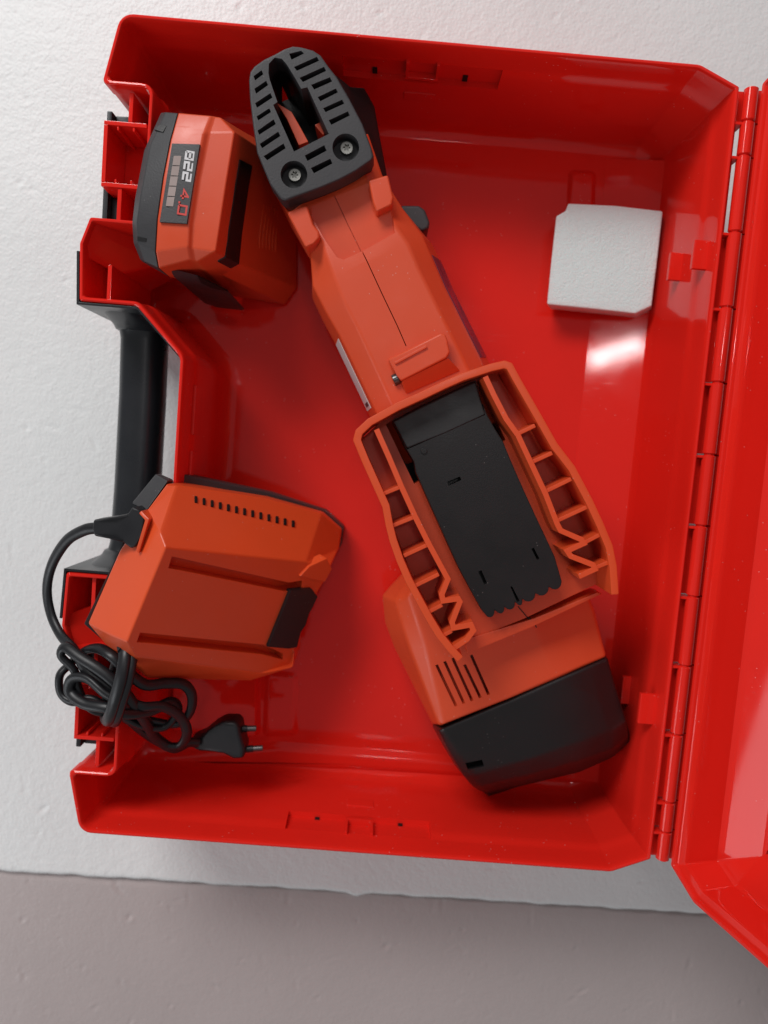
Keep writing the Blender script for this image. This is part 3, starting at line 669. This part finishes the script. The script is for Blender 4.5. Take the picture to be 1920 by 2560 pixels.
for i in range(5):
    t0, t1 = .155 + i * .13, .155 + (i + 1) * .13 - .012
    c = lambda u, t: tuple(Vector(panel_px[0]).lerp(Vector(panel_px[3]), t).lerp(Vector(panel_px[1]).lerp(Vector(panel_px[2]), t), u))
    quad('led_window', [at('A', *c(u, t), 127.2) for u, t in ((.13, t0), (.40, t0), (.40, t1), (.13, t1))], .2, M_LED, pn, .18)
GLYPH = {'B': [[(0, 0), (0, 1), (.62, 1), (.62, .56), (.62, 0), (0, 0)], [(.04, .5), (.6, .5)]], '2': [[(0, 1), (.62, 1), (.62, .5), (0, .5), (0, 0), (.62, 0)]],
         '4': [[(.52, 0), (.52, 1), (.04, .34), (.74, .34)]], '0': [[(0, 0), (0, 1), (.62, 1), (.62, 0), (0, 0)]], '.': [[(.02, -.02), (.18, -.02)]]}
def lettering(txt, px0, px1, height, mat, parent, z, th):
    """squared strokes laid along a line of the label"""
    a, b = at('A', *px0, z), at('A', *px1, z); u = (b - a); Lw = u.length; u.normalize(); w = Vector((-u.y, u.x, 0))
    adv = {c: (.30 if c == '.' else .92) for c in txt}; tot = sum(adv[c] for c in txt) - .28; k = Lw / tot; m = MB(); x = 0
    for c in txt:
        for st in GLYPH[c]:
            m.strip([tuple((a + u * ((x + q[0]) * k) + w * (q[1] * height)).xy) for q in st], th, z - .2, z + .12)
        x += adv[c]
    return m.build('lettering', mat, parent, smooth=False)
lettering('B22', (750, 897), (727, 1066), 4.3, M_TEXTW, pn, 128.1, 1.2)
lettering('4.0', (720, 1118), (698, 1266), 4.3, M_TEXTR, pn, 128.1, 1.0)
def bat_strip(name, k0, k1, rows, h0, h1, mat, lift, sink=1.5):
    m = MB(); R_ = []
    for r in rows:
        a, b = bat_pt(k0, k1, r, h0), bat_pt(k0, k1, r, h1); a2, b2 = bat_pt(k0, k1, min(5, r + .1), h0), bat_pt(k0, k1, max(0, r - .1), h1)
        n = (b - a).cross(bat_pt(k0, k1, min(5, r + .4), h0) - bat_pt(k0, k1, max(0, r - .4), h0)).normalized(); n = n if n.z > 0 else -n
        R_.append([a + n * lift, b + n * lift, b - n * sink, a - n * sink])
    m.rings(R_); return m.build(name, mat, bat)
bat_strip('contact_stripe', 'D', 'E', [1.45, 2, 2.5, 3, 3.5, 4, 4.4], .34, .86, M_BLACK, .8)
for i in range(6):
    h = .26 + .06 * i; bat_strip('vent_slit', 'E', 'G', [2.2, 2.6, 3.0, 3.3], h, h + .022, M_ORANGE_G, .7, 1)
cl = MB(); cl.prism(ats('A', [(655, 1606, 108), (700, 1600, 108), (815, 1630, 100), (1000, 1726, 76), (985, 1745, 72), (800, 1702, 84), (672, 1640, 98)], 0), 20); cl.build('release_clip', M_GREY, bat, bevel=1.0)
quad('clip_slot', ats('A', [(815, 1634, 101.5), (995, 1724, 78), (900, 1704, 84), (835, 1672, 93)], 0), .6, M_DARK, bat, .5)

# ------------------------------------------------------------------ charger
chg = thing('battery_charger', 'orange battery charger with black base tilted against the case edge', 'charger')
cv = dict(
 b1=(592, 288, 130), b2=(455, 492, 127), b3=(290, 868, 127), b4=(380, 975, 128), b5=(540, 1100, 118),
 v0=(700, 143, 122), v1=(752, 150, 118), v2=(1200, 217, 76), v3=(1500, 297, 47), v4=(1605, 380, 36), v5=(1590, 480, 40),
 w0=(665, 400, 148), w1=(692, 472, 152), w2=(1420, 548, 84), w3=(1545, 580, 68), w4=(1512, 650, 68),
 i2=(546, 572, 141), i3=(402, 925, 141),
 x1=(490, 962, 152), x2=(1340, 1080, 80), x3=(1352, 1095, 74), y1=(530, 1038, 142), y2=(1190, 1128, 86), z1=(600, 1152, 112), z2=(1130, 1165, 70),
 m1=(1470, 720, 70), m2=(1360, 992, 72))
keys = list(cv); ix = {k: i for i, k in enumerate(keys)}
fcs = ['b1 w0 v1 v0', 'b1 b2 i2 w0', 'b2 b3 i3 i2', 'i2 i3 x1 w1', 'w0 i2 w1', 'b3 b4 i3', 'i3 b4 x1', 'v1 w0 w1', 'v1 w1 w2 v2', 'v2 w2 v3', 'v3 w2 v5 v4', 'w2 w3 v5', 'w1 x1 x2 m2 m1 w2', 'w2 m1 w4 w3', 'x1 b4 y1', 'x1 y1 y2 x2', 'x2 y2 x3', 'x2 x3 m2', 'y1 b4 b5 z1', 'y1 z1 z2 y2', 'y2 z2 x3']
W1, W2, X1 = (at('E', *cv[k]) for k in ('w1', 'w2', 'x1'))
pl_n = (W2 - W1).cross(X1 - W1).normalized(); pl_n = pl_n if pl_n.z > 0 else -pl_n
def on_face(x, y, lift=0):
    """point of the rail face seen at a window point"""
    a, b, s = WIN['E']; px, py = a + x / s, b + y / s
    d = ROT @ Vector(((px - 960) / F_PX, -(py - 1280) / F_PX, -1)); o = CAM_LOC * 1000
    t = (W1 - o).dot(pl_n) / d.dot(pl_n); return o + d * t + pl_n * lift
verts = [on_face(*cv[k][:2]) if k in ('x2', 'm1', 'm2', 'w4') else at('E', *cv[k]) for k in keys]; faces = [tuple(ix[k] for k in s.split()) for s in fcs]
XL, XR = at('E', 290, 868, 127).x, at('E', 1500, 500, 30).x
def chg_bottom(x, y): 
    t = min(1, max(0, (x - XL) / (XR - XL))); return 118 + (20 - 118) * t
chs, loop = patch('shell', verts, faces, chg_bottom, M_ORANGE_G, chg, bevel=1.1, seg=3, bangle=14)
ck = MB()
for g in ([(725, 520), (1330, 656), (1400, 645), (1400, 690), (1312, 704), (706, 582)], [(560, 915), (1200, 978), (1300, 1024), (1300, 1056), (1190, 1030), (542, 966)]):
    ck.rings([[on_face(*p, -9) for p in g], [on_face(*p, 8) for p in g]])
cut(chs, ck)
cx = sum(p.x for p in loop) / len(loop); cy = sum(p.y for p in loop) / len(loop)
m = MB(); bp = []
for p in loop:
    d = Vector((p.x - cx, p.y - cy, 0)); L_ = d.length; tx = max(0, min(1, (p.x - XL) / (XR - XL))); q = Vector((cx, cy, 0)) + d * ((L_ + 3.2 - 9.0 * max(0, min(1, tx * 1.5 - .25))) / L_)
    if d.y > 18: q = Vector((p.x + d.x * .02, p.y + 6.5 * (1 - tx) + .6, 0))
    zt = min(p.z - 1.2, chg_bottom(q.x, q.y) + 9); q.z = zt; bp.append(q)
rr_ = [[Vector((p.x, p.y, p.z)) for p in bp], [Vector((p.x, p.y, max(13.2, chg_bottom(p.x, p.y) - 7))) for p in bp]]
m.rings(rr_); m.build('base', M_GREY, chg, bevel=1.2)
# upper left black corner of the base
m = MB(); m.prism(ats('E', [(640, 92, 116), (705, 128, 121), (592, 284, 129), (516, 246, 118)], 0), 108); m.build('base_corner', M_GREY, chg, bevel=1.2)
# rail grooves and contact block on the tilted face
def face_bar(name, pts, mat, lo_, hi, bevel=0):
    m = MB(); m.rings([[on_face(*p, lo_) for p in pts], [on_face(*p, hi) for p in pts]]); return m.build(name, mat, chg, bevel=bevel)
face_bar('contact_block', [(1330, 690), (1440, 680), (1472, 722), (1450, 770), (1428, 810), (1410, 870), (1385, 905), (1365, 985), (1320, 992), (1212, 982)], M_BLACK, -2, 2.2, .6)
face_bar('rail_lip', [(1430, 566), (1520, 524), (1547, 580), (1510, 648), (1380, 618)], M_ORANGE_G, -6, 2.0, .8)
# row of vent slots on the upper side
V1, V2 = at('E', *cv['v1']), at('E', *cv['v2'])
n_u = (at('E', *cv['w2']) - at('E', *cv['v2'])).cross(V1 - V2).normalized(); n_u = n_u if n_u.z > 0 else -n_u
def on_upper(x, y):
    a, b, s = WIN['E']; px, py = a + x / s, b + y / s
    d = ROT @ Vector(((px - 960) / F_PX, -(py - 1280) / F_PX, -1)); o = CAM_LOC * 1000
    return o + d * ((V2 - o).dot(n_u) / d.dot(n_u))
for i in range(13):
    x = 848 + i * 42; y = 228 + i * 10.4
    q = [on_upper(x - 6, y - 17), on_upper(x + 6, y - 15), on_upper(x + 6, y + 17), on_upper(x - 6, y + 15)]
    m = MB(); m.rings([[p - n_u * 2 for p in q], [p + n_u * .9 for p in q]]); m.build('vent_slot', M_DARK, chg)
# collar round the socket
m = MB(); m.strip(ats('E', [(560, 290, 140), (596, 330, 143), (575, 400, 143), (545, 500, 142)], 0), 2.0, 124, None); m.build('socket_collar', M_ORANGE_G, chg, bevel=.6)

# ------------------------------------------------------------------ power cord
cord = thing('mains_lead', 'bundled black power cord plugged into the charger, two-pin plug at its end', 'cord')
m = MB(); m.prism(ats('E', [(520, 262, 138), (560, 285, 140), (584, 330, 140), (562, 420, 140), (538, 472, 138), (512, 480, 138), (470, 448, 138), (400, 430, 138), (322, 416, 134), (312, 372, 134), (318, 330, 134), (420, 316, 138), (496, 300, 138)], 0), 122)
m.build('connector', M_CORD, cord, bevel=2.6, seg=3)
def Ls(pts): return [('L', *p) for p in pts]
path = [('E', 340, 372, 129), ('E', 270, 385, 126), ('E', 180, 440, 118), ('E', 105, 560, 108), ('E', 78, 690, 102), ('E', 98, 820, 102), ('E', 150, 930, 108)] + Ls([
    (70, 760, 118), (150, 900, 122), (270, 1000, 124), (400, 1090, 122), (540, 1150, 120), (680, 1150, 112), (800, 1220, 100), (850, 1330, 92), (800, 1420, 86), (680, 1410, 88), (560, 1340, 94), (450, 1250, 106),
    (330, 1180, 116), (190, 1100, 118), (60, 1120, 116), (-20, 1060, 114), (-30, 940, 114), (40, 860, 112), (140, 770, 116), (240, 750, 122), (340, 810, 128), (430, 900, 126), (560, 1000, 118), (700, 990, 110), (830, 1000, 104), (885, 1080, 100), (870, 1190, 96), (790, 1270, 94), (660, 1260, 98), (520, 1220, 106), (400, 1130, 128), (280, 1060, 131), (160, 960, 127), (60, 960, 123), (40, 1050, 121), (140, 1130, 125), (300, 1160, 129), (440, 1200, 125), (600, 1180, 114), (740, 1120, 104), (790, 1180, 98), (700, 1290, 98), (560, 1290, 103), (440, 1240, 109),
    (380, 1190, 112), (240, 1190, 114), (150, 1130, 116), (95, 1010, 118), (70, 900, 119), (-20, 800, 120), (10, 740, 122), (110, 810, 127), (250, 900, 130), (370, 1000, 130), (470, 1120, 124), (560, 1250, 110), (640, 1370, 94), (760, 1440, 84), (860, 1400, 78), (930, 1400, 74)])
cp = catmull([at(*p) for p in path], 7)
m = MB(); tube(m, cp, 3.3, 2.4, 14); m.build('cable', M_CORD, cord, angle=60)
# the turns wrapped round the bundle
for k, (o_, r_) in enumerate((((0, 0), 0), ((22, 6), 2))):
    wp = Ls([(405, 715, 132), (420, 800, 138), (395, 950, 141), (350, 1110, 138), (310, 1235, 128), (285, 1235, 112), (300, 1100, 103), (340, 930, 104), (385, 780, 116), (405, 715, 132), (418, 760, 137)])
    wp = [(w, x + o_[0] * (2 if k else 0), y + o_[1], z - 2 * k) for w, x, y, z in wp]
    m = MB(); tube(m, catmull([at(*p) for p in wp], 7), 3.8, 2.7, 14); m.build('cable_wrap', M_CORD, cord, angle=60)
pz = 74
m = MB(); po = [(880, 1362, 70), (960, 1342, 74), (1030, 1290, 77), (1090, 1258, 78), (1188, 1258, 78), (1212, 1290, 78), (1222, 1350, 78), (1250, 1450, 78), (1244, 1516, 78), (1170, 1518, 78), (1100, 1482, 77), (1000, 1468, 75), (930, 1464, 73), (880, 1440, 70)]
m.prism([at('L', *p) for p in po], 60); plug = m.build('plug', M_CORD, cord, bevel=3.2, seg=3)
for a, b in (((1205, 1305), (1330, 1302)), ((1240, 1447), (1375, 1437))):
    A, B = at('L', *a, 70), at('L', *b, 69); md = A.lerp(B, .5)
    MB().cyl(A, md, 2.3, 14).build('prong_sleeve', M_CORD, plug)
    MB().cyl(md, B, 1.9, 14).build('prong', M_PIN, plug, bevel=.5)
